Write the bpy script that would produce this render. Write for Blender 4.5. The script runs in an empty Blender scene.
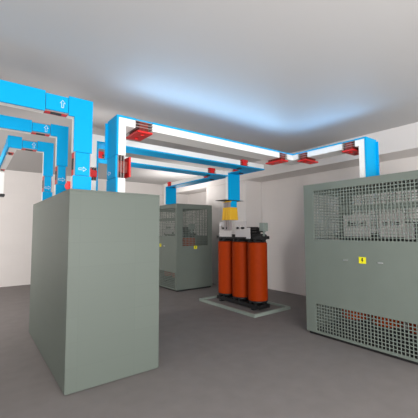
import bpy, bmesh, math, random
from mathutils import Vector, Matrix
random.seed(4)
S = bpy.context.scene
C = S.collection
PI = math.pi

# ------------------------------------------------------------------ materials
def mat(name, col, rough=.5, metal=0., spec=.5, noise=0., nscale=6., bump=0., bscale=60., emit=None):
    m = bpy.data.materials.new(name); m.use_nodes = True
    nt = m.node_tree; b = nt.nodes['Principled BSDF']
    b.inputs['Roughness'].default_value = rough
    b.inputs['Metallic'].default_value = metal
    b.inputs['Specular IOR Level'].default_value = spec
    b.inputs['Base Color'].default_value = (*col, 1)
    tc = nt.nodes.new('ShaderNodeTexCoord')
    if noise:
        n = nt.nodes.new('ShaderNodeTexNoise'); n.inputs['Scale'].default_value = nscale
        n.inputs['Detail'].default_value = 6
        nt.links.new(tc.outputs['Object'], n.inputs['Vector'])
        r = nt.nodes.new('ShaderNodeValToRGB')
        r.color_ramp.elements[0].position = .3; r.color_ramp.elements[1].position = .7
        r.color_ramp.elements[0].color = (*[c*(1-noise) for c in col], 1)
        r.color_ramp.elements[1].color = (*[min(1, c*(1+noise)) for c in col], 1)
        nt.links.new(n.outputs['Fac'], r.inputs['Fac'])
        nt.links.new(r.outputs['Color'], b.inputs['Base Color'])
    if bump:
        n2 = nt.nodes.new('ShaderNodeTexNoise'); n2.inputs['Scale'].default_value = bscale
        nt.links.new(tc.outputs['Object'], n2.inputs['Vector'])
        bp = nt.nodes.new('ShaderNodeBump'); bp.inputs['Strength'].default_value = bump
        bp.inputs['Distance'].default_value = .01
        nt.links.new(n2.outputs['Fac'], bp.inputs['Height'])
        nt.links.new(bp.outputs['Normal'], b.inputs['Normal'])
    return m

def tiled(name, col, rough, bw, bh, mortar, spec=.3, diff=.04):
    """plain surface with very faint rectangular tile joints"""
    m = mat(name, col, rough, spec=spec)
    nt = m.node_tree; b = nt.nodes['Principled BSDF']
    g = nt.nodes.new('ShaderNodeNewGeometry')
    sx = nt.nodes.new('ShaderNodeSeparateXYZ'); nt.links.new(g.outputs['Position'], sx.inputs[0])
    ad = nt.nodes.new('ShaderNodeMath'); ad.operation = 'ADD'
    nt.links.new(sx.outputs['X'], ad.inputs[0]); nt.links.new(sx.outputs['Y'], ad.inputs[1])
    cx = nt.nodes.new('ShaderNodeCombineXYZ')
    nt.links.new(ad.outputs[0], cx.inputs['X']); nt.links.new(sx.outputs['Z'], cx.inputs['Y'])
    t = nt.nodes.new('ShaderNodeTexBrick'); t.offset = 0
    t.inputs['Scale'].default_value = 1
    t.inputs['Brick Width'].default_value = bw; t.inputs['Row Height'].default_value = bh
    t.inputs['Mortar Size'].default_value = mortar; t.inputs['Mortar Smooth'].default_value = .5
    t.inputs['Color1'].default_value = (*[c*(1+diff) for c in col], 1)
    t.inputs['Color2'].default_value = (*[c*(1-diff) for c in col], 1)
    t.inputs['Mortar'].default_value = (*[c*(1-2.5*diff) for c in col], 1)
    nt.links.new(cx.outputs[0], t.inputs['Vector']); nt.links.new(t.outputs['Color'], b.inputs['Base Color'])
    return m

M = dict(
    blue=mat('duct_blue', (.0, .385, .76), .5, spec=.12),
    white=mat('duct_white', (.90, .90, .88), .5, spec=.3),
    red=mat('clamp_red', (.70, .012, .012), .4),
    rust=mat('insulator_rust', (.17, .012, .005), .5, noise=.5, nscale=30),
    dark=mat('dark_metal', (.016, .017, .018), .5),
    fin=mat('fin_aluminium', (.34, .27, .26), .4, metal=.3),
    arrow=mat('arrow_white', (.50, .68, .80), .5),
    wall=tiled('wall_plaster', (.77, .735, .715), .8, .3, .3, .004, .2, .008),
    ceil=mat('ceiling_paint', (.52, .51, .505), .55, spec=.3),
    floor=mat('floor_screed', (.205, .188, .182), .75, spec=.25, noise=.05, nscale=5, bump=.1, bscale=90),
    cab=tiled('cabinet_greygreen', (.130, .155, .136), .5, .6, .245, .006, .35, .016),
    steel=mat('enclosure_greygreen', (.165, .195, .172), .5, spec=.35, noise=.03, nscale=3),
    mesh=mat('mesh_wire', (.19, .225, .20), .5),
    orange=mat('resin_orange', (.36, .036, .001), .6, spec=.12, noise=.06, nscale=14),
    black=mat('frame_black', (.012, .012, .013), .45),
    yellow=mat('hood_yellow', (.80, .46, .03), .5, spec=.3),
    sign=mat('sign_yellow', (.86, .80, .01), .5),
    signblack=mat('sign_black', (.02, .02, .02), .5),
    braid=mat('braid_grey', (.34, .30, .30), .5),
    panel=mat('terminal_white', (.58, .55, .54), .5),
    rim=mat('rim_greygreen', (.27, .32, .285), .5),
    green=mat('box_greygreen', (.25, .30, .27), .5),
    chrome=mat('handle_metal', (.62, .64, .64), .3, metal=.7),
)

# ------------------------------------------------------------------ mesh helpers
def vbox(bm, lo, hi, mi=0):
    x0, y0, z0 = lo; x1, y1, z1 = hi
    v = [bm.verts.new(p) for p in ((x0,y0,z0),(x1,y0,z0),(x1,y1,z0),(x0,y1,z0),(x0,y0,z1),(x1,y0,z1),(x1,y1,z1),(x0,y1,z1))]
    for f in ((0,3,2,1),(4,5,6,7),(0,1,5,4),(1,2,6,5),(2,3,7,6),(3,0,4,7)):
        bm.faces.new([v[i] for i in f]).material_index = mi

def prism(bm, pts, axis, a, b, mi=0):
    """polygon pts in the plane across `axis`, extruded a..b.  axis 'x': (y,z), 'y': (x,z), 'z': (x,y)"""
    def P(p, t):
        return {'x': (t, p[0], p[1]), 'y': (p[0], t, p[1]), 'z': (p[0], p[1], t)}[axis]
    A = [bm.verts.new(P(p, a)) for p in pts]; B = [bm.verts.new(P(p, b)) for p in pts]
    fs = [bm.faces.new(A), bm.faces.new(B[::-1])]
    n = len(pts)
    for i in range(n):
        fs.append(bm.faces.new((A[i], B[i], B[(i+1) % n], A[(i+1) % n])))
    for f in fs: f.material_index = mi

def cyl(bm, c, r, z0, z1, n=24, axis='z', mi=0, r1=None):
    r1 = r if r1 is None else r1
    def P(u, v, t):
        return {'z': (c[0]+u, c[1]+v, t), 'y': (c[0]+u, t, c[1]+v), 'x': (t, c[0]+u, c[1]+v)}[axis]
    A = [bm.verts.new(P(r*math.cos(2*PI*i/n), r*math.sin(2*PI*i/n), z0)) for i in range(n)]
    B = [bm.verts.new(P(r1*math.cos(2*PI*i/n), r1*math.sin(2*PI*i/n), z1)) for i in range(n)]
    bm.faces.new(A).material_index = mi; bm.faces.new(B).material_index = mi
    for i in range(n):
        f = bm.faces.new((A[i], A[(i+1) % n], B[(i+1) % n], B[i])); f.smooth = True; f.material_index = mi

def obj(name, bm, mats, parent=None, bevel=0., origin=None):
    bmesh.ops.recalc_face_normals(bm, faces=bm.faces)
    if origin is not None:
        bmesh.ops.translate(bm, verts=bm.verts, vec=-Vector(origin))
    me = bpy.data.meshes.new(name); bm.to_mesh(me); bm.free()
    for m in (mats if isinstance(mats, (list, tuple)) else [mats]): me.materials.append(m)
    o = bpy.data.objects.new(name, me); C.objects.link(o)
    if origin is not None: o.location = origin
    if parent is not None:
        o.parent = parent
        if origin is None: o.location = -Vector(parent.location)     # geometry is written in world space
        else: o.location = Vector(origin) - parent.location
    if bevel:
        b = o.modifiers.new('bevel', 'BEVEL'); b.width = bevel; b.segments = 2; b.limit_method = 'ANGLE'
    return o

def sub(name, bm, mats, part, bevel=0.):
    """sub-part whose geometry is in world space; its part sits at -root.location inside the root"""
    o = obj(name, bm, mats, None, bevel)
    o.parent = part
    return o

def thing(name, label, cat, loc=(0,0,0), group=None):
    o = bpy.data.objects.new(name, None); C.objects.link(o)
    o.location = loc; o['label'] = label; o['category'] = cat
    o.empty_display_size = .2
    if group: o['group'] = group
    return o

def struct(name, bm, m):
    o = obj(name, bm, m); o['kind'] = 'structure'; return o

def B(lo, hi):
    bm = bmesh.new(); vbox(bm, lo, hi); return bm

# ------------------------------------------------------------------ room
XL, XW, YF, YB, ZC = -3.0, 6.488, -2.2, 10.75, 3.37
XO, ZB = 5.82, 2.945                     # beam face and its underside
struct('floor', B((XL-.2, YF-.5, -.2), (XW+.2, YB+.2, 0)), M['floor'])
struct('ceiling', B((XL-.2, YF-.5, ZC), (XW+.2, YB+.2, ZC+.2)), M['ceil'])
struct('wall_back', B((XL, YB, 0), (XW, YB+.2, ZC)), M['wall'])
struct('wall_right', B((XW, YF-.5, 0), (XW+.2, YB+.2, ZC)), M['wall'])
struct('wall_left', B((XL-.2, YF-.5, 0), (XL, YB+.2, ZC)), M['wall'])
struct('trim_1', B((XO, YF-.5, ZB), (XW, YB, ZC)), M['wall'])            # ceiling beam along the right wall
struct('trim_2', B((XO+.05, 6.12, 0), (XW, 7.9, ZB)), M['wall'])         # pillar
struct('trim_3', B((XO+.05, 9.9, 0), (XW, YB, ZB)), M['wall'])           # corner pillar

# ------------------------------------------------------------------ switchboard in front
FX, FY, FW, FD, FH = .7635, 3.3275, 1.013, 2.368, 2.014
t = thing('switchboard_cabinet', 'large plain grey-green switchboard cabinet in the left foreground with busbar ducts dropping into its top', 'cabinet', (FX+FW/2, FY+FD/2, 0))
bm = bmesh.new(); vbox(bm, (FX+.02, FY+.02, .0), (FX+FW-.02, FY+FD-.02, FH-.02)); obj('carcass', bm, M['cab'], t)
obj('front_panel', B((FX, FY, .012), (FX+FW, FY+.02, FH-.02)), M['cab'], t, .003)
obj('back_panel', B((FX, FY+FD-.02, .012), (FX+FW, FY+FD, FH-.02)), M['cab'], t, .003)
obj('side_panel', B((FX, FY+.02, .012), (FX+.02, FY+FD-.02, FH-.02)), M['cab'], t, .003)
obj('side_panel', B((FX+FW-.02, FY+.02, .012), (FX+FW, FY+FD-.02, FH-.02)), M['cab'], t, .003)
obj('top_panel', B((FX, FY, FH-.02), (FX+FW, FY+FD, FH)), M['cab'], t, .003)

# ------------------------------------------------------------------ resin transformer (built once, copied)
def make_transformer(label, group):
    """row of three coils along Y, centred on the root"""
    t = thing('resin_transformer', label, 'transformer', (0, 0, 0), group)
    DY, R, Z0, Z1 = .475, .20, .19, 1.345
    for k in (-1, 0, 1):
        bm = bmesh.new(); y = k*DY
        prof = [(R-.02, Z0), (R, Z0+.015), (R, Z1-.015), (R-.02, Z1), (R-.07, Z1+.004), (R-.07, Z0-.004)]
        n = 40; rings = []
        for (r, z) in prof:
            rings.append([bm.verts.new((r*math.cos(2*PI*i/n), y+r*math.sin(2*PI*i/n), z)) for i in range(n)])
        for a in range(len(prof)):
            b2 = (a+1) % len(prof)
            for i in range(n):
                f = bm.faces.new((rings[a][i], rings[a][(i+1) % n], rings[b2][(i+1) % n], rings[b2][i])); f.smooth = True
        coil = obj('coil', bm, M['orange'], t)
        e = coil.modifiers.new('edge', 'EDGE_SPLIT'); e.split_angle = math.radians(40)
        bm = bmesh.new(); cyl(bm, (0, y), .09, .10, 1.46, 20); obj('core_limb', bm, M['dark'], t)
        # clamp blocks under and over each coil
        bm = bmesh.new()
        for i in range(6):
            a = PI/6 + i*PI/3
            cx, cy = .15*math.cos(a), y+.15*math.sin(a)
            vbox(bm, (cx-.025, cy-.025, .10), (cx+.025, cy+.025, Z0))
        cyl(bm, (0, y), R-.005, .165, .195, 32)
        obj('lower_clamp', bm, M['black'], t)
        bm = bmesh.new()
        for i in range(6):
            a = PI/6 + i*PI/3
            cx, cy = .15*math.cos(a), y+.15*math.sin(a)
            vbox(bm, (cx-.024, cy-.024, Z1), (cx+.024, cy+.024, 1.40))
        cyl(bm, (0, y), R-.015, Z1+.005, 1.362, 32)
        obj('upper_clamp', bm, M['black'], t)
    bm = bmesh.new()
    for s in (-1, 1):
        vbox(bm, (s*.13-.02, -.66, .05), (s*.13+.02, .66, .125))
    vbox(bm, (-.10, -.64, .045), (.10, .64, .12))
    for y in (-.5, .5):
        vbox(bm, (-.19, y-.035, .02), (.19, y+.035, .055))
    obj('base_frame', bm, M['black'], t, .004)
    for y in (-.5, .5):
        for s in (-1, 1):
            bm = bmesh.new(); cyl(bm, (s*.16, .03), .03, y-.02, y+.02, 16, 'y'); obj('wheel', bm, M['dark'], t)
    bm = bmesh.new()
    vbox(bm, (-.09, -.66, 1.40), (.09, .66, 1.50))
    for s in (-1, 1): vbox(bm, (s*.11-.015, -.70, 1.41), (s*.11+.015, .70, 1.47))
    obj('top_yoke', bm, M['dark'], t, .004)
    # white terminal panels above the two far coils
    bm = bmesh.new()
    for (y0, y1, z1) in ((-.36, -.03, 1.775), (.10, .51, 1.775)):
        vbox(bm, (-.195, y0, 1.45), (-.180, y1, 1.60))
        vbox(bm, (-.195, y0, 1.69), (-.180, y1, z1))
        for f in (0, .33, .67, 1):
            yy = y0+(y1-y0-.05)*f
            vbox(bm, (-.1945, yy, 1.60), (-.1805, yy+.05, 1.69))
    vbox(bm, (-.194, -.47, 1.42), (-.181, -.36, 1.64))
    vbox(bm, (-.18, -.36, 1.53), (-.09, .51, 1.56))
    obj('terminal_panel', bm, M['panel'], t)
    for y in (-.26, -.12, .22, .36):
        bm = bmesh.new(); cyl(bm, (y, 1.635), .024, -.225, -.165, 14, 'x'); obj('terminal_bolt', bm, M['dark'], t)
    # black clamp stack and grey box above the near coil
    bm = bmesh.new()
    for z in (1.49, 1.545, 1.60):
        vbox(bm, (-.16, -.60, z), (.12, -.34, z+.028))
    for y in (-.56, -.40): vbox(bm, (-.05, y-.02, 1.40), (.0, y+.02, 1.645))
    vbox(bm, (-.17, -.42, 1.40), (.10, -.335, 1.655))
    obj('tap_changer', bm, M['black'], t, .004)
    bm = bmesh.new(); vbox(bm, (-.08, -.735, 1.57), (.05, -.615, 1.735)); vbox(bm, (-.04, -.70, 1.49), (.0, -.67, 1.57)); vbox(bm, (-.04, -.70, 1.47), (.0, -.58, 1.49))
    o = obj('control_box', bm, M['green'], t, .008); o['label'] = 'small grey-green control box'
    return t

def dup(root, loc, label, group=None):
    r = root.copy(); C.objects.link(r); r.location = loc; r['label'] = label
    if group: r['group'] = group
    for ch in list(root.children):
        c = ch.copy(); C.objects.link(c); c.parent = r
        for g in ch.children:
            d = g.copy(); C.objects.link(d); d.parent = c
    return r

GT = 'three-coil resin transformers'
trafo = make_transformer('open three-coil transformer with orange cylinders and black clamps standing in the floor tray', GT)
TX, TY = 4.64, 4.99
trafo.location = (TX, TY, .0)

# tray the open transformer stands in
t = thing('floor_tray', 'low grey-green rectangular rim framing the floor under the open orange transformer', 'tray', (4.654, 4.99, 0))
x0, x1, y0, y1 = 4.143, 5.165, 4.122, 5.859
for nm, lo, hi in (('rim', (x0, y0, 0), (x1, y0+.05, .06)), ('rim', (x0, y1-.05, 0), (x1, y1, .06)),
                   ('rim', (x0, y0+.05, 0), (x0+.05, y1-.05, .06)), ('rim', (x1-.05, y0+.05, 0), (x1, y1-.05, .06))):
    obj(nm, B(lo, hi), M['rim'], t, .004)
obj('tray_bottom', B((x0+.05, y0+.05, 0), (x1-.05, y1-.05, .018)), M['floor'], t)

# ------------------------------------------------------------------ mesh-sided transformer enclosures (built once, copied)
EW, EL, EH = 1.17, 1.785, 2.30
def grid(bm, axis, at, u0, u1, z0, z1, step=.045, w=.005):
    """woven wire panel in the plane axis=at"""
    n = max(2, round((u1-u0)/step)); m = max(2, round((z1-z0)/step))
    for i in range(n+1):
        u = u0+(u1-u0)*i/n
        lo, hi = ((at-.004, u-w, z0), (at+.004, u+w, z1)) if axis == 'x' else ((u-w, at-.004, z0), (u+w, at+.004, z1))
        vbox(bm, lo, hi)
    for i in range(m+1):
        z = z0+(z1-z0)*i/m
        lo, hi = ((at-.005, u0, z-w), (at+.005, u1, z+w)) if axis == 'x' else ((u0, at-.005, z-w), (u1, at+.005, z+w))
        vbox(bm, lo, hi)

def make_enclosure(label, group):
    """local: front face x=0, near end y=0, floor z=0"""
    t = thing('transformer_enclosure', label, 'cabinet', (0, 0, 0), group)
    T = .025
    bm = bmesh.new()
    MY0, MY1 = .08, EL-.17
    for x in (0, EW-T):                                   # long faces: two mesh openings
        X = (x, x+T)
        vbox(bm, (X[0], 0, .04), (X[1], MY0, EH)); vbox(bm, (X[0], MY1, .04), (X[1], EL, EH))
        for z0, z1 in ((.04, .07), (.48, 1.44), (2.20, EH)):
            vbox(bm, (X[0], MY0, z0), (X[1], MY1, z1))
    E0, E1 = .19, EW-.154
    for y in (0, EL-T):                                   # ends: one mesh opening
        Y = (y, y+T)
        vbox(bm, (T, Y[0], .04), (E0, Y[1], EH)); vbox(bm, (E1, Y[0], .04), (EW-T, Y[1], EH))
        vbox(bm, (E0, Y[0], .04), (E1, Y[1], 1.17)); vbox(bm, (E0, Y[0], 2.18), (E1, Y[1], EH))
    vbox(bm, (T, T, EH-T), (EW-T, EL-T, EH))
    obj('housing', bm, M['steel'], t)
    obj('plinth', B((.03, .03, 0), (EW-.03, EL-.03, .04)), M['black'], t)
    for x in (.012, EW-.012):
        for z0, z1 in ((.07, .48), (1.44, 2.20)):
            bm = bmesh.new(); grid(bm, 'x', x, MY0, MY1, z0, z1); obj('mesh_panel', bm, M['mesh'], t)
    for y in (.012, EL-.012):
        bm = bmesh.new(); grid(bm, 'y', y, E0, E1, 1.17, 2.18); obj('mesh_panel', bm, M['mesh'], t)
    # inner roof-hung bar carrier seen through the upper mesh
    bm = bmesh.new()
    vbox(bm, (.10, .15, 1.86), (.13, EL-.55, 1.93))
    obj('inner_beam', bm, M['steel'], t)
    def sign(face):
        bm = bmesh.new()
        if face == 'x': vbox(bm, (-.006, .873-.048, 1.135), (0, .873+.048, 1.222))
        else: vbox(bm, (.600-.05, -.006, 1.085), (.600+.05, 0, 1.172))
        s = obj('warning_sign', bm, M['sign'], t, .001)
        bm = bmesh.new()
        bolt = [(-.006, .034), (.014, .034), (.004, .008), (.016, .008), (-.008, -.036), (-.001, -.004), (-.014, -.004)]
        if face == 'x': prism(bm, [(.873-p[0], 1.178+p[1]) for p in bolt], 'x', -.0075, -.006)
        else: prism(bm, [(.600+p[0], 1.128+p[1]) for p in bolt], 'y', -.0075, -.006)
        obj('lightning_mark', bm, M['signblack'], s)
    sign('x'); sign('y')
    for y in (.635, 1.108):
        bm = bmesh.new()
        vbox(bm, (-.022, y-.032, 1.155), (-.012, y+.032, 1.172))
        vbox(bm, (-.012, y-.03, 1.157), (0, y-.018, 1.170)); vbox(bm, (-.012, y+.018, 1.157), (0, y+.03, 1.170))
        obj('handle', bm, M['chrome'], t, .003)
    return t

GE = 'mesh-sided transformer enclosures'
RX, RY = 4.211, 3.0547-EL
BX, BY = 4.262, 7.048
enc = make_enclosure('big grey-green mesh-sided enclosure cut off by the right edge of the photo', GE)
enc.location = (RX, RY, 0)
dup(enc, (BX, BY, 0), 'grey-green mesh-sided enclosure standing at the back between the plain cabinet and the orange transformer', GE)
dup(trafo, (RX+EW/2+.02, RY+EL/2-.04, .04), 'orange-coiled transformer behind the mesh inside the big enclosure at the right', GT)
dup(trafo, (BX+EW/2+.02, BY+EL/2-.04, .04), 'orange-coiled transformer behind the mesh inside the back enclosure', GT)

# ------------------------------------------------------------------ busbar ducts
AX = {'x': Vector((1,0,0)), 'y': Vector((0,1,0)), 'z': Vector((0,0,1)), '-x': Vector((-1,0,0)), '-y': Vector((0,-1,0)), '-z': Vector((0,0,-1))}
def fbox(bm, c, a, n, l, ra, rn, rl, mi=0):
    """box given in a frame: a along the duct, n towards its blue side, l across"""
    c = Vector(c); A, N, L = AX[a], AX[n], AX[l]
    p = c + A*ra[0] + N*rn[0] + L*rl[0]; q = c + A*ra[1] + N*rn[1] + L*rl[1]
    lo = [min(p[i], q[i]) for i in range(3)]; hi = [max(p[i], q[i]) for i in range(3)]
    vbox(bm, lo, hi, mi)

def joint(root, c, a, n, l, L, W, T, style='open', arrow=None):
    """bolted joint block between two duct sections"""
    bm = bmesh.new()
    k = 3
    for i in range(k):
        nn = -T/2 + T*(i+.6)/(k+.3)
        fbox(bm, c, a, n, l, (-L/2, L/2), (nn-.0045, nn+.0045), (-W/2-.006, W/2+.006))
    j = obj('joint', bm, M['fin'], root)
    bm = bmesh.new(); fbox(bm, c, a, n, l, (-L/2+.004, L/2-.004), (T/2-.022, T/2+.003), (-W/2+.006, W/2-.006)); sub('cover_plate', bm, M['blue'], j, .004)
    if style == 'open':            # wide red plate hanging clear of the inner side
        bm = bmesh.new(); fbox(bm, c, a, n, l, (-L*.28, L*.26), (-T/2-.03, T/2-.024), (-W/2-.004, W/2+.004)); sub('insulator', bm, M['rust'], j, .01)
        bm = bmesh.new(); fbox(bm, c, a, n, l, (-L*.44, L*.44), (-T/2-.052, -T/2-.03), (-W/2-.035, W/2+.035))
        for s in (-.3, .3): fbox(bm, c, a, n, l, (-.02, .02), (-T/2-.066, -T/2-.052), (s*W-.02, s*W+.02))
        sub('red_plate', bm, M['red'], j, .003)
    elif style == 'top':           # red clamp block wrapping over the white side
        bm = bmesh.new(); fbox(bm, c, a, n, l, (-L*.26, L*.26), (-T/2-.01, T/2-.02), (-W/2-.03, W/2+.03)); sub('insulator', bm, M['red'], j, .008)
        bm = bmesh.new(); fbox(bm, c, a, n, l, (-L*.36, L*.36), (-T/2-.02, -T/2+.025), (-W/2-.032, W/2+.032)); sub('red_plate', bm, M['red'], j, .003)
        bm = bmesh.new(); fbox(bm, c, a, n, l, (-L*.12, L*.12), (T/2, T/2+.018), (-.05, .05)); sub('bolt', bm, M['dark'], j, .003)
    else:                          # edgewise duct: only red and dark edges show
        bm = bmesh.new(); fbox(bm, c, a, n, l, (-L*.48, L*.48), (-T/2+.01, T/2-.05), (-W/2-.008, W/2+.008)); sub('red_plate', bm, M['red'], j, .003)
        bm = bmesh.new(); fbox(bm, c, a, n, l, (-L*.24, L*.24), (-T/2+.03, T/2-.045), (-W/2-.012, W/2+.012)); sub('insulator', bm, M['dark'], j, .003)
    if arrow:                      # outlined arrow mark on the blue cover
        C0 = Vector(c) + AX[n]*(T/2+.004); ua, ul = AX[arrow[0]], AX[arrow[1]]
        s = arrow[2]; w = .005
        pts = [(-.5, -.16), (.05, -.16), (.05, -.36), (.5, 0), (.05, .36), (.05, .16), (-.5, .16)]
        ctr = C0 + ul*arrow[3] + ua*arrow[4]
        bm = bmesh.new()
        P = [ctr + ua*(p[0]*s) + ul*(p[1]*s*.9) for p in pts]
        ins = [(-.43, -.09), (.12, -.09), (.12, -.22), (.40, 0), (.12, .22), (.12, .09), (-.43, .09)]
        Q = [ctr + ua*(p[0]*s) + ul*(p[1]*s*.9) for p in ins]
        off = AX[n]*.003
        vo = [bm.verts.new(p) for p in P]; vi = [bm.verts.new(p) for p in Q]
        wo = [bm.verts.new(p+off) for p in P]; wi = [bm.verts.new(p+off) for p in Q]
        m = len(P)
        for i in range(m):
            k2 = (i+1) % m
            bm.faces.new((wo[i], wo[k2], wi[k2], wi[i])); bm.faces.new((vo[i], vi[i], vi[k2], vo[k2]))
            bm.faces.new((vo[i], vo[k2], wo[k2], wo[i])); bm.faces.new((vi[i], wi[i], wi[k2], vi[k2]))
        sub('arrow_mark', bm, M['arrow'], j)
    return j

P_ = .022      # blue plate thickness
LIP = .010     # how far the blue plate oversails the white core
WB = [M['white'], M['blue']]
def straight(root, a, n, l, r, base, T, W):
    """r: range along a; base: (n-coordinate of the blue outer face sign applied, centre across)"""
    bm = bmesh.new()
    c = base
    fbox(bm, c, a, n, l, r, (-T/2, T/2-P_), (-W/2, W/2), 0)
    fbox(bm, c, a, n, l, r, (T/2-P_, T/2), (-W/2-LIP, W/2+LIP), 1)
    return obj('straight_section', bm, WB, root)

# ---- the 2500 A run: plain cabinet -> along the room -> right-hand enclosure
d = thing('busbar_duct', 'long busbar duct with red clamps turning toward the big right-hand enclosure, blue on top', 'duct', (1.325, 3.6, FH), 'busbar ducts leaving to the right')
Y0, W1 = 3.432, .295; Y1 = Y0+W1; YC = (Y0+Y1)/2
XA, T1, ZT = 1.272, .112, 2.922
ZI = ZT-T1; XI = XA+T1
straight(d, 'z', '-x', 'y', (FH, 2.192), ((XA+XI)/2, YC, 0), T1, W1)
joint(d, ((XA+XI)/2, YC, 2.325), 'z', '-x', 'y', .266, W1, T1, 'open', ('y', 'z', .09, -.06, .06))
bm = bmesh.new()
prism(bm, [(XA+P_, 2.458), (XI, 2.458), (XI, ZI), (1.501, ZI), (1.501, ZT-P_), (XA+P_, ZT-P_)], 'y', Y0, Y1, 0)
prism(bm, [(XA, 2.458), (XA+P_, 2.458), (XA+P_, ZT-P_), (1.501, ZT-P_), (1.501, ZT), (XA, ZT)], 'y', Y0-LIP, Y1+LIP, 1)
vbox(bm, (XA-.03, Y1-.01, 2.458), (XA, Y1+LIP, ZT-.03), 1)
obj('elbow', bm, WB, d)
joint(d, (1.6125, YC, (ZT+ZI)/2), 'x', 'z', 'y', .223, W1, T1, 'open')
straight(d, 'x', 'z', 'y', (1.724, 4.092), (0, YC, (ZT+ZI)/2), T1, W1)
joint(d, (4.19, YC, (ZT+ZI)/2), 'x', 'z', 'y', .196, W1, T1, 'open')
XR = 4.442; XQ = XR+W1; XM = (XR+XQ)/2
bm = bmesh.new()
L_ = lambda e: [(4.288, Y0-e), (XR-e, Y0-e), (XR-e, 3.319), (XQ+e, 3.319), (XQ+e, Y1+e), (4.288, Y1+e)]
prism(bm, L_(0), 'z', ZI, ZT-P_, 0); prism(bm, L_(LIP), 'z', ZT-P_, ZT, 1)
obj('elbow', bm, WB, d)
joint(d, (XM, 3.2235, (ZT+ZI)/2), 'y', 'z', 'x', .191, W1, T1, 'open')
straight(d, 'y', 'z', 'x', (2.511, 3.128), (XM, 0, (ZT+ZI)/2), T1, W1)
joint(d, (XM, 2.41, (ZT+ZI)/2), 'y', 'z', 'x', .202, W1, T1, 'open')
YA = 2.143; YI = YA+T1
bm = bmesh.new()
prism(bm, [(YA+P_, EH), (YI, EH), (YI, ZI), (2.309, ZI), (2.309, ZT-P_), (YA+P_, ZT-P_)], 'x', XR, XQ, 0)
prism(bm, [(YA, EH), (YA+P_, EH), (YA+P_, ZT-P_), (2.309, ZT-P_), (2.309, ZT), (YA, ZT)], 'x', XR-LIP, XQ+LIP, 1)
vbox(bm, (XQ-.01, YA-.03, EH), (XQ+LIP, YA, ZT-.03), 1)
obj('elbow', bm, WB, d)

# ---- middle run: plain cabinet -> open transformer (blue underneath)
def run(label, Y0, W, zb, T, xa, xe, jx, branch_x, yd, zend, jb, drop_joint, jb2=None):
    d = thing('busbar_duct', label, 'duct', (xa+T/2, Y0+W/2, FH), 'busbar ducts leaving to the right')
    yc = Y0+W/2; zt = zb+T; zc = zb+T/2; xi = xa+T
    bx0, bx1 = branch_x; bc = (bx0+bx1)/2
    z1, z2 = drop_joint
    straight(d, 'z', 'x', 'y', (FH, z1), (xa+T/2, yc, 0), T, W)
    joint(d, (xa+T/2, yc, (z1+z2)/2), 'z', 'x', 'y', z2-z1, W, T, 'top')
    bm = bmesh.new()
    prism(bm, [(xa, z2), (xi-P_, z2), (xi-P_, zb+P_), (xi+.12, zb+P_), (xi+.12, zt), (xa, zt)], 'y', Y0, Y0+W, 0)
    prism(bm, [(xi-P_, z2), (xi, z2), (xi, zb), (xi+.12, zb), (xi+.12, zb+P_), (xi-P_, zb+P_)], 'y', Y0-LIP, Y0+W+LIP, 1)
    obj('elbow', bm, WB, d)
    js = [(j-.1, j+.1) for j in jx]
    cur = xi+.12
    for a, b in js:
        if a > cur+.001: straight(d, 'x', '-z', 'y', (cur, a), (0, yc, zc), T, W)
        joint(d, ((a+b)/2, yc, zc), 'x', '-z', 'y', b-a, W, T, 'top'); cur = b
    # flat elbow at the far end, turning away
    ye = jb-.10
    Lp = lambda e: [(cur, Y0-e), (xe+e, Y0-e), (xe+e, ye), (bx0-e, ye), (bx0-e, Y0+W+e), (cur, Y0+W+e)]
    bm = bmesh.new()
    prism(bm, Lp(0), 'z', zb+P_, zt, 0); prism(bm, Lp(LIP), 'z', zb, zb+P_, 1)
    obj('elbow', bm, WB, d)
    joint(d, (bc, jb, zc), 'y', '-z', 'x', .2, bx1-bx0, T, 'top')
    ys = jb+.10
    if jb2:
        straight(d, 'y', '-z', 'x', (ys, jb2-.09), (bc, 0, zc), T, bx1-bx0)
        joint(d, (bc, jb2, zc), 'y', '-z', 'x', .18, bx1-bx0, T, 'top'); ys = jb2+.09
    elif yd-.25 > ys: straight(d, 'y', '-z', 'x', (ys, yd-.25), (bc, 0, zc), T, bx1-bx0); ys = yd-.25
    bm = bmesh.new()
    prism(bm, [(ys, zb+P_), (yd+P_, zb+P_), (yd+P_, zend), (yd+T, zend), (yd+T, zt), (ys, zt)], 'x', bx0, bx1, 0)
    prism(bm, [(ys, zb), (yd, zb), (yd, zend), (yd+P_, zend), (yd+P_, zb+P_), (ys, zb+P_)], 'x', bx0-LIP, bx1+LIP, 1)
    obj('elbow', bm, WB, d)
    return d
d2 = run('busbar duct with blue underside whose branch drops to the yellow hood above the open transformer', 4.345, .285, 2.812, .112, 1.245, 4.69, [4.14], (4.385, 4.69), 5.08, 2.24, 4.86, (2.28, 2.46))
d3 = run('rearmost blue-bottomed busbar duct turning back to drop onto the back enclosure', 5.10, .275, 2.755, .108, 1.32, 4.47, [1.60, 3.93], (4.165, 4.47), 7.43, EH, 5.60, (2.25, 2.43), 7.26)

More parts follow.
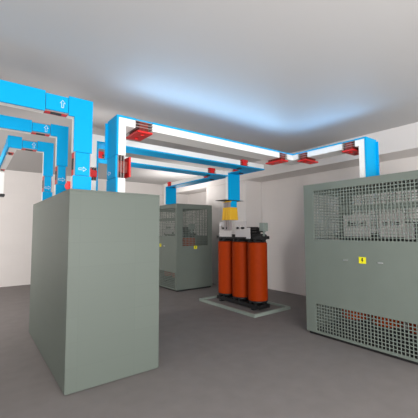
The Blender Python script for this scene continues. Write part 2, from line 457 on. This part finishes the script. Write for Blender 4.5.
# connection unit at the end of the middle run, over the transformer
bm = bmesh.new(); vbox(bm, (4.22, 5.04, 2.232), (4.77, 5.36, 2.24)); obj('flange', bm, M['dark'], d2, .002)
bm = bmesh.new(); vbox(bm, (4.42, 5.055, 2.08), (4.585, 5.30, 2.225)); nk = obj('neck', bm, M['blue'], d2, .003)
for k in range(3):
    bm = bmesh.new(); y = 5.075+.078*k; vbox(bm, (4.395, y, 2.08), (4.42, y+.05, 2.215)); sub('bar', bm, M['braid'], nk)
def frustum(bm, b, tz, b0, tz0):
    (x0, x1, y0, y1), (u0, u1, v0, v1) = b, tz
    A = [bm.verts.new(p) for p in ((x0,y0,b0),(x1,y0,b0),(x1,y1,b0),(x0,y1,b0))]
    T = [bm.verts.new(p) for p in ((u0,v0,tz0),(u1,v0,tz0),(u1,v1,tz0),(u0,v1,tz0))]
    bm.faces.new(A); bm.faces.new(T)
    for i in range(4): bm.faces.new((A[i], A[(i+1)%4], T[(i+1)%4], T[i]))
for k in range(3):
    a0, a1 = 5.05+.085*k, 5.05+.085*k+.08
    bm = bmesh.new(); frustum(bm, (4.37, 4.605, a0-.012+.012*k, a1-.012+.012*k), (4.39, 4.59, a0, a1), 1.812, 2.085)
    obj('hood', bm, M['yellow'], d2, .003)
bm = bmesh.new(); frustum(bm, (4.375, 4.425, 5.05, 5.30), (4.40, 4.42, 5.06, 5.20), 2.195, 2.226); obj('cap', bm, M['yellow'], d2)
for k in range(3):
    bm = bmesh.new(); y = 5.06+.09*k; vbox(bm, (4.415, y, 1.60), (4.445, y+.045, 1.815)); vbox(bm, (4.415, y, 1.585), (4.444, y+.045, 1.60)); obj('braid', bm, M['braid'], d2)

# ---- three edgewise runs coming from the left, blue faces towards us
def edge_L(bm, x0, x1, z0, z1, xs, zs, Y, T):
    """L in the XZ plane: leg from xs to x1 at z0..z1, then down x0..x1 to zs"""
    pts = lambda e: [(xs, z1+e), (x1+e, z1+e), (x1+e, zs), (x0-e, zs), (x0-e, z0-e), (xs, z0-e)]
    prism(bm, pts(-.004), 'y', Y+P_, Y+T, 0); prism(bm, pts(0), 'y', Y, Y+P_, 1)
def edge_run(label, Y, T, xl, x0, x1, z0, z1, hj, vj, zs, xs, extra=()):
    d = thing('busbar_duct', label, 'duct', ((x0+x1)/2, Y+T/2, FH), 'busbar ducts coming from the left')
    zc, xc, yc = (z0+z1)/2, (x0+x1)/2, Y+T/2
    H, W = z1-z0, x1-x0
    def bar_x(a, b):
        bm = bmesh.new(); vbox(bm, (a, Y+P_, z0+.004), (b, Y+T, z1-.004), 0); vbox(bm, (a, Y, z0), (b, Y+P_, z1), 1); obj('straight_section', bm, WB, d)
    cur = xl
    for (a, b, aw) in list(extra)+[(hj[0], hj[1], True)]:
        bar_x(cur, a)
        joint(d, ((a+b)/2, yc, zc), 'x', '-y', 'z', b-a, H-.03, T, 'edge', ('z', 'x', .085, .05, 0) if aw else None); cur = b
    bm = bmesh.new(); edge_L(bm, x0, x1, z0, z1, cur, vj[1], Y, T); obj('elbow', bm, WB, d)
    joint(d, (xc, yc, (vj[0]+vj[1])/2), 'z', '-y', 'x', vj[1]-vj[0], W-.03, T, 'edge', ('x', 'z', .085, -.055, .0))
    bm = bmesh.new(); vbox(bm, (x0+.004, Y+P_, zs), (x1-.004, Y+T, vj[0]), 0); vbox(bm, (x0, Y, zs), (x1, Y+P_, vj[0]), 1)
    obj('straight_section', bm, WB, d)
    return d
GL = 'busbar ducts coming from the left'
dA = edge_run('largest blue busbar duct at upper left, nearest and highest of its group', 3.46, .12, XL, .823, 1.012, 2.808, 3.016, (.540, .764), (2.176, 2.432), FH, 0)
dB = edge_run('middle one of three blue busbar ducts entering from the left, below the largest', 4.20, .115, XL, .803, .932, 2.768, 2.914, (.521, .726), (2.168, 2.402), FH, 0, [(.0, .19, False)])
# red clamp showing behind the big duct just above the cabinet top
bm = bmesh.new(); cyl(bm, (.825, 2.072), .05, 3.582, 3.606, 20, 'y'); vbox(bm, (.795, 3.58, 2.018), (.88, 3.602, 2.125)); obj('rear_clamp', bm, M['red'], dA)
# smallest: flat bend going away toward the back wall, then a short drop
Yc, Tc = 5.0, .115
d = edge_run('smallest blue busbar duct at left, bent back toward the rear wall', Yc, Tc, .507-.001, .785, .912, 2.735, 2.88, (.507, .698), (2.153, 2.387), FH, 0)
for o in list(d.children):
    if o.name.startswith('straight_section') and len(o.data.vertices) and max(v.co.x for v in o.data.vertices) < .53:
        bpy.data.objects.remove(o)
bm = bmesh.new()
Xo, Xi = .339, .455
prism(bm, [(Xo+P_, Yc+P_), (.507, Yc+P_), (.507, Yc+Tc), (Xi, Yc+Tc), (Xi, 5.33), (Xo+P_, 5.33)], 'z', 2.739, 2.876, 0)
prism(bm, [(Xo, Yc), (.507, Yc), (.507, Yc+P_), (Xo+P_, Yc+P_), (Xo+P_, 5.33), (Xo, 5.33)], 'z', 2.735, 2.90, 1)
obj('elbow', bm, WB, d)
joint(d, ((Xo+Xi)/2, 5.43, 2.808), 'y', '-x', 'z', .2, .13, Tc, 'edge')
bm = bmesh.new(); vbox(bm, (Xo+P_, 5.53, 2.739), (Xi, 6.9, 2.876), 0); vbox(bm, (Xo, 5.53, 2.735), (Xo+P_, 6.9, 2.88), 1); obj('straight_section', bm, WB, d)
joint(d, ((Xo+Xi)/2, 7.0, 2.808), 'y', '-x', 'z', .2, .13, Tc, 'edge')
bm = bmesh.new()
prism(bm, [(7.1, 2.739), (7.25, 2.739), (7.25, 2.31), (7.40, 2.31), (7.40, 2.876), (7.1, 2.876)], 'x', Xo+P_, Xi, 0)
prism(bm, [(7.1, 2.735), (7.246, 2.735), (7.246, 2.31), (7.404, 2.31), (7.404, 2.88), (7.1, 2.88)], 'x', Xo, Xo+P_, 1)
obj('elbow', bm, WB, d)
bm = bmesh.new(); vbox(bm, (Xo-.03, 7.2, 2.265), (Xi+.02, 7.44, 2.31)); obj('end_flange', bm, M['dark'], d, .004)

# ------------------------------------------------------------------ light
w = bpy.data.worlds.new('World'); S.world = w; w.use_nodes = True
bg = w.node_tree.nodes['Background']; bg.inputs['Color'].default_value = (1, .985, .97, 1); bg.inputs['Strength'].default_value = 2.0

def area(name, loc, rot, sx, sy, power, col=(1, 1, 1)):
    l = bpy.data.lights.new(name, 'AREA'); l.shape = 'RECTANGLE'; l.size = sx; l.size_y = sy; l.energy = power; l.color = col
    o = bpy.data.objects.new(name, l); C.objects.link(o); o.location = loc; o.rotation_euler = rot
    return o
def aim(loc, to):
    return (Vector(to)-Vector(loc)).to_track_quat('-Z', 'Y').to_euler()
# unseen key and fill lights added behind and beside the viewpoint
area('front_key', (.7, -1.9, 1.5), aim((.7, -1.9, 1.5), (3.0, 5.0, 2.3)), 3.2, 1.2, 175, (1, .97, .94))
area('side_fill', (-2.6, 3.6, 2.0), aim((-2.6, 3.6, 2.0), (3, 6.5, 2.2)), 2.5, 1.0, 28, (1, .97, .94))  # added fill from the left, no real lamp there
area('rear_fill', (-2.2, 6.6, 2.4), aim((-2.2, 6.6, 2.4), (3.0, 11.2, 1.8)), 1.5, 1.2, 110, (1, .96, .93))  # added to brighten the back wall, out of view
# added ceiling fills without fixtures, above the cabinets and the long duct
area('duct_glow_fill', (2.9, 3.6, 2.96), aim((2.9, 3.6, 2.96), (2.9, 3.05, 3.37)), 2.8, .04, 10, (.36, .66, 1))  # added strip that tints the ceiling blue, no fixture
area('duct_glow_fill', (4.62, 2.75, 2.96), (Matrix.Rotation(PI/2, 3, 'Z') @ aim((0, 0, 0), (0, .55, .41)).to_matrix()).to_euler(), 1.2, .04, 3, (.30, .62, 1))  # same added blue glow over the run toward the enclosure
def spot(name, loc, to, ang, power, col):
    l = bpy.data.lights.new(name, 'SPOT'); l.spot_size = math.radians(ang); l.spot_blend = 1; l.energy = power; l.color = col; l.shadow_soft_size = .03
    o = bpy.data.objects.new(name, l); C.objects.link(o); o.location = loc; o.rotation_euler = aim(loc, to)
area('cabinet_top_fill', (1.45, 5.1, 2.05), (PI, 0, 0), .4, .9, 10, (1, .95, .92))  # added fill bounced off the ceiling, hidden by the switchboard
area('back_ceiling_fill', (4.9, 8.3, 2.34), (PI, 0, 0), .9, 1.2, 25, (1, .96, .93))  # added ceiling bounce, hidden above the back enclosure

# ------------------------------------------------------------------ camera (solved from the cabinets' edges)
f, pitch, yaw, h, roll = 312.332, .0682066, .6473472, 1.59006, -.0035153
cam = bpy.data.cameras.new('camera'); co = bpy.data.objects.new('camera', cam); C.objects.link(co)
cam.sensor_fit = 'HORIZONTAL'; cam.sensor_width = 36; cam.lens = 36*f/418
fw = Vector((math.sin(yaw)*math.cos(pitch), math.cos(yaw)*math.cos(pitch), math.sin(pitch)))
rt = Vector((math.cos(yaw), -math.sin(yaw), 0)); up = rt.cross(fw)
r2 = rt*math.cos(roll)+up*math.sin(roll); u2 = up*math.cos(roll)-rt*math.sin(roll)
mt = Matrix((r2, u2, -fw)).transposed().to_4x4(); mt.translation = (0, 0, h)
co.matrix_world = mt
S.camera = co
S.view_settings.view_transform = 'Standard'; S.view_settings.look = 'None'
S.view_settings.exposure = 0.35; S.view_settings.gamma = 1
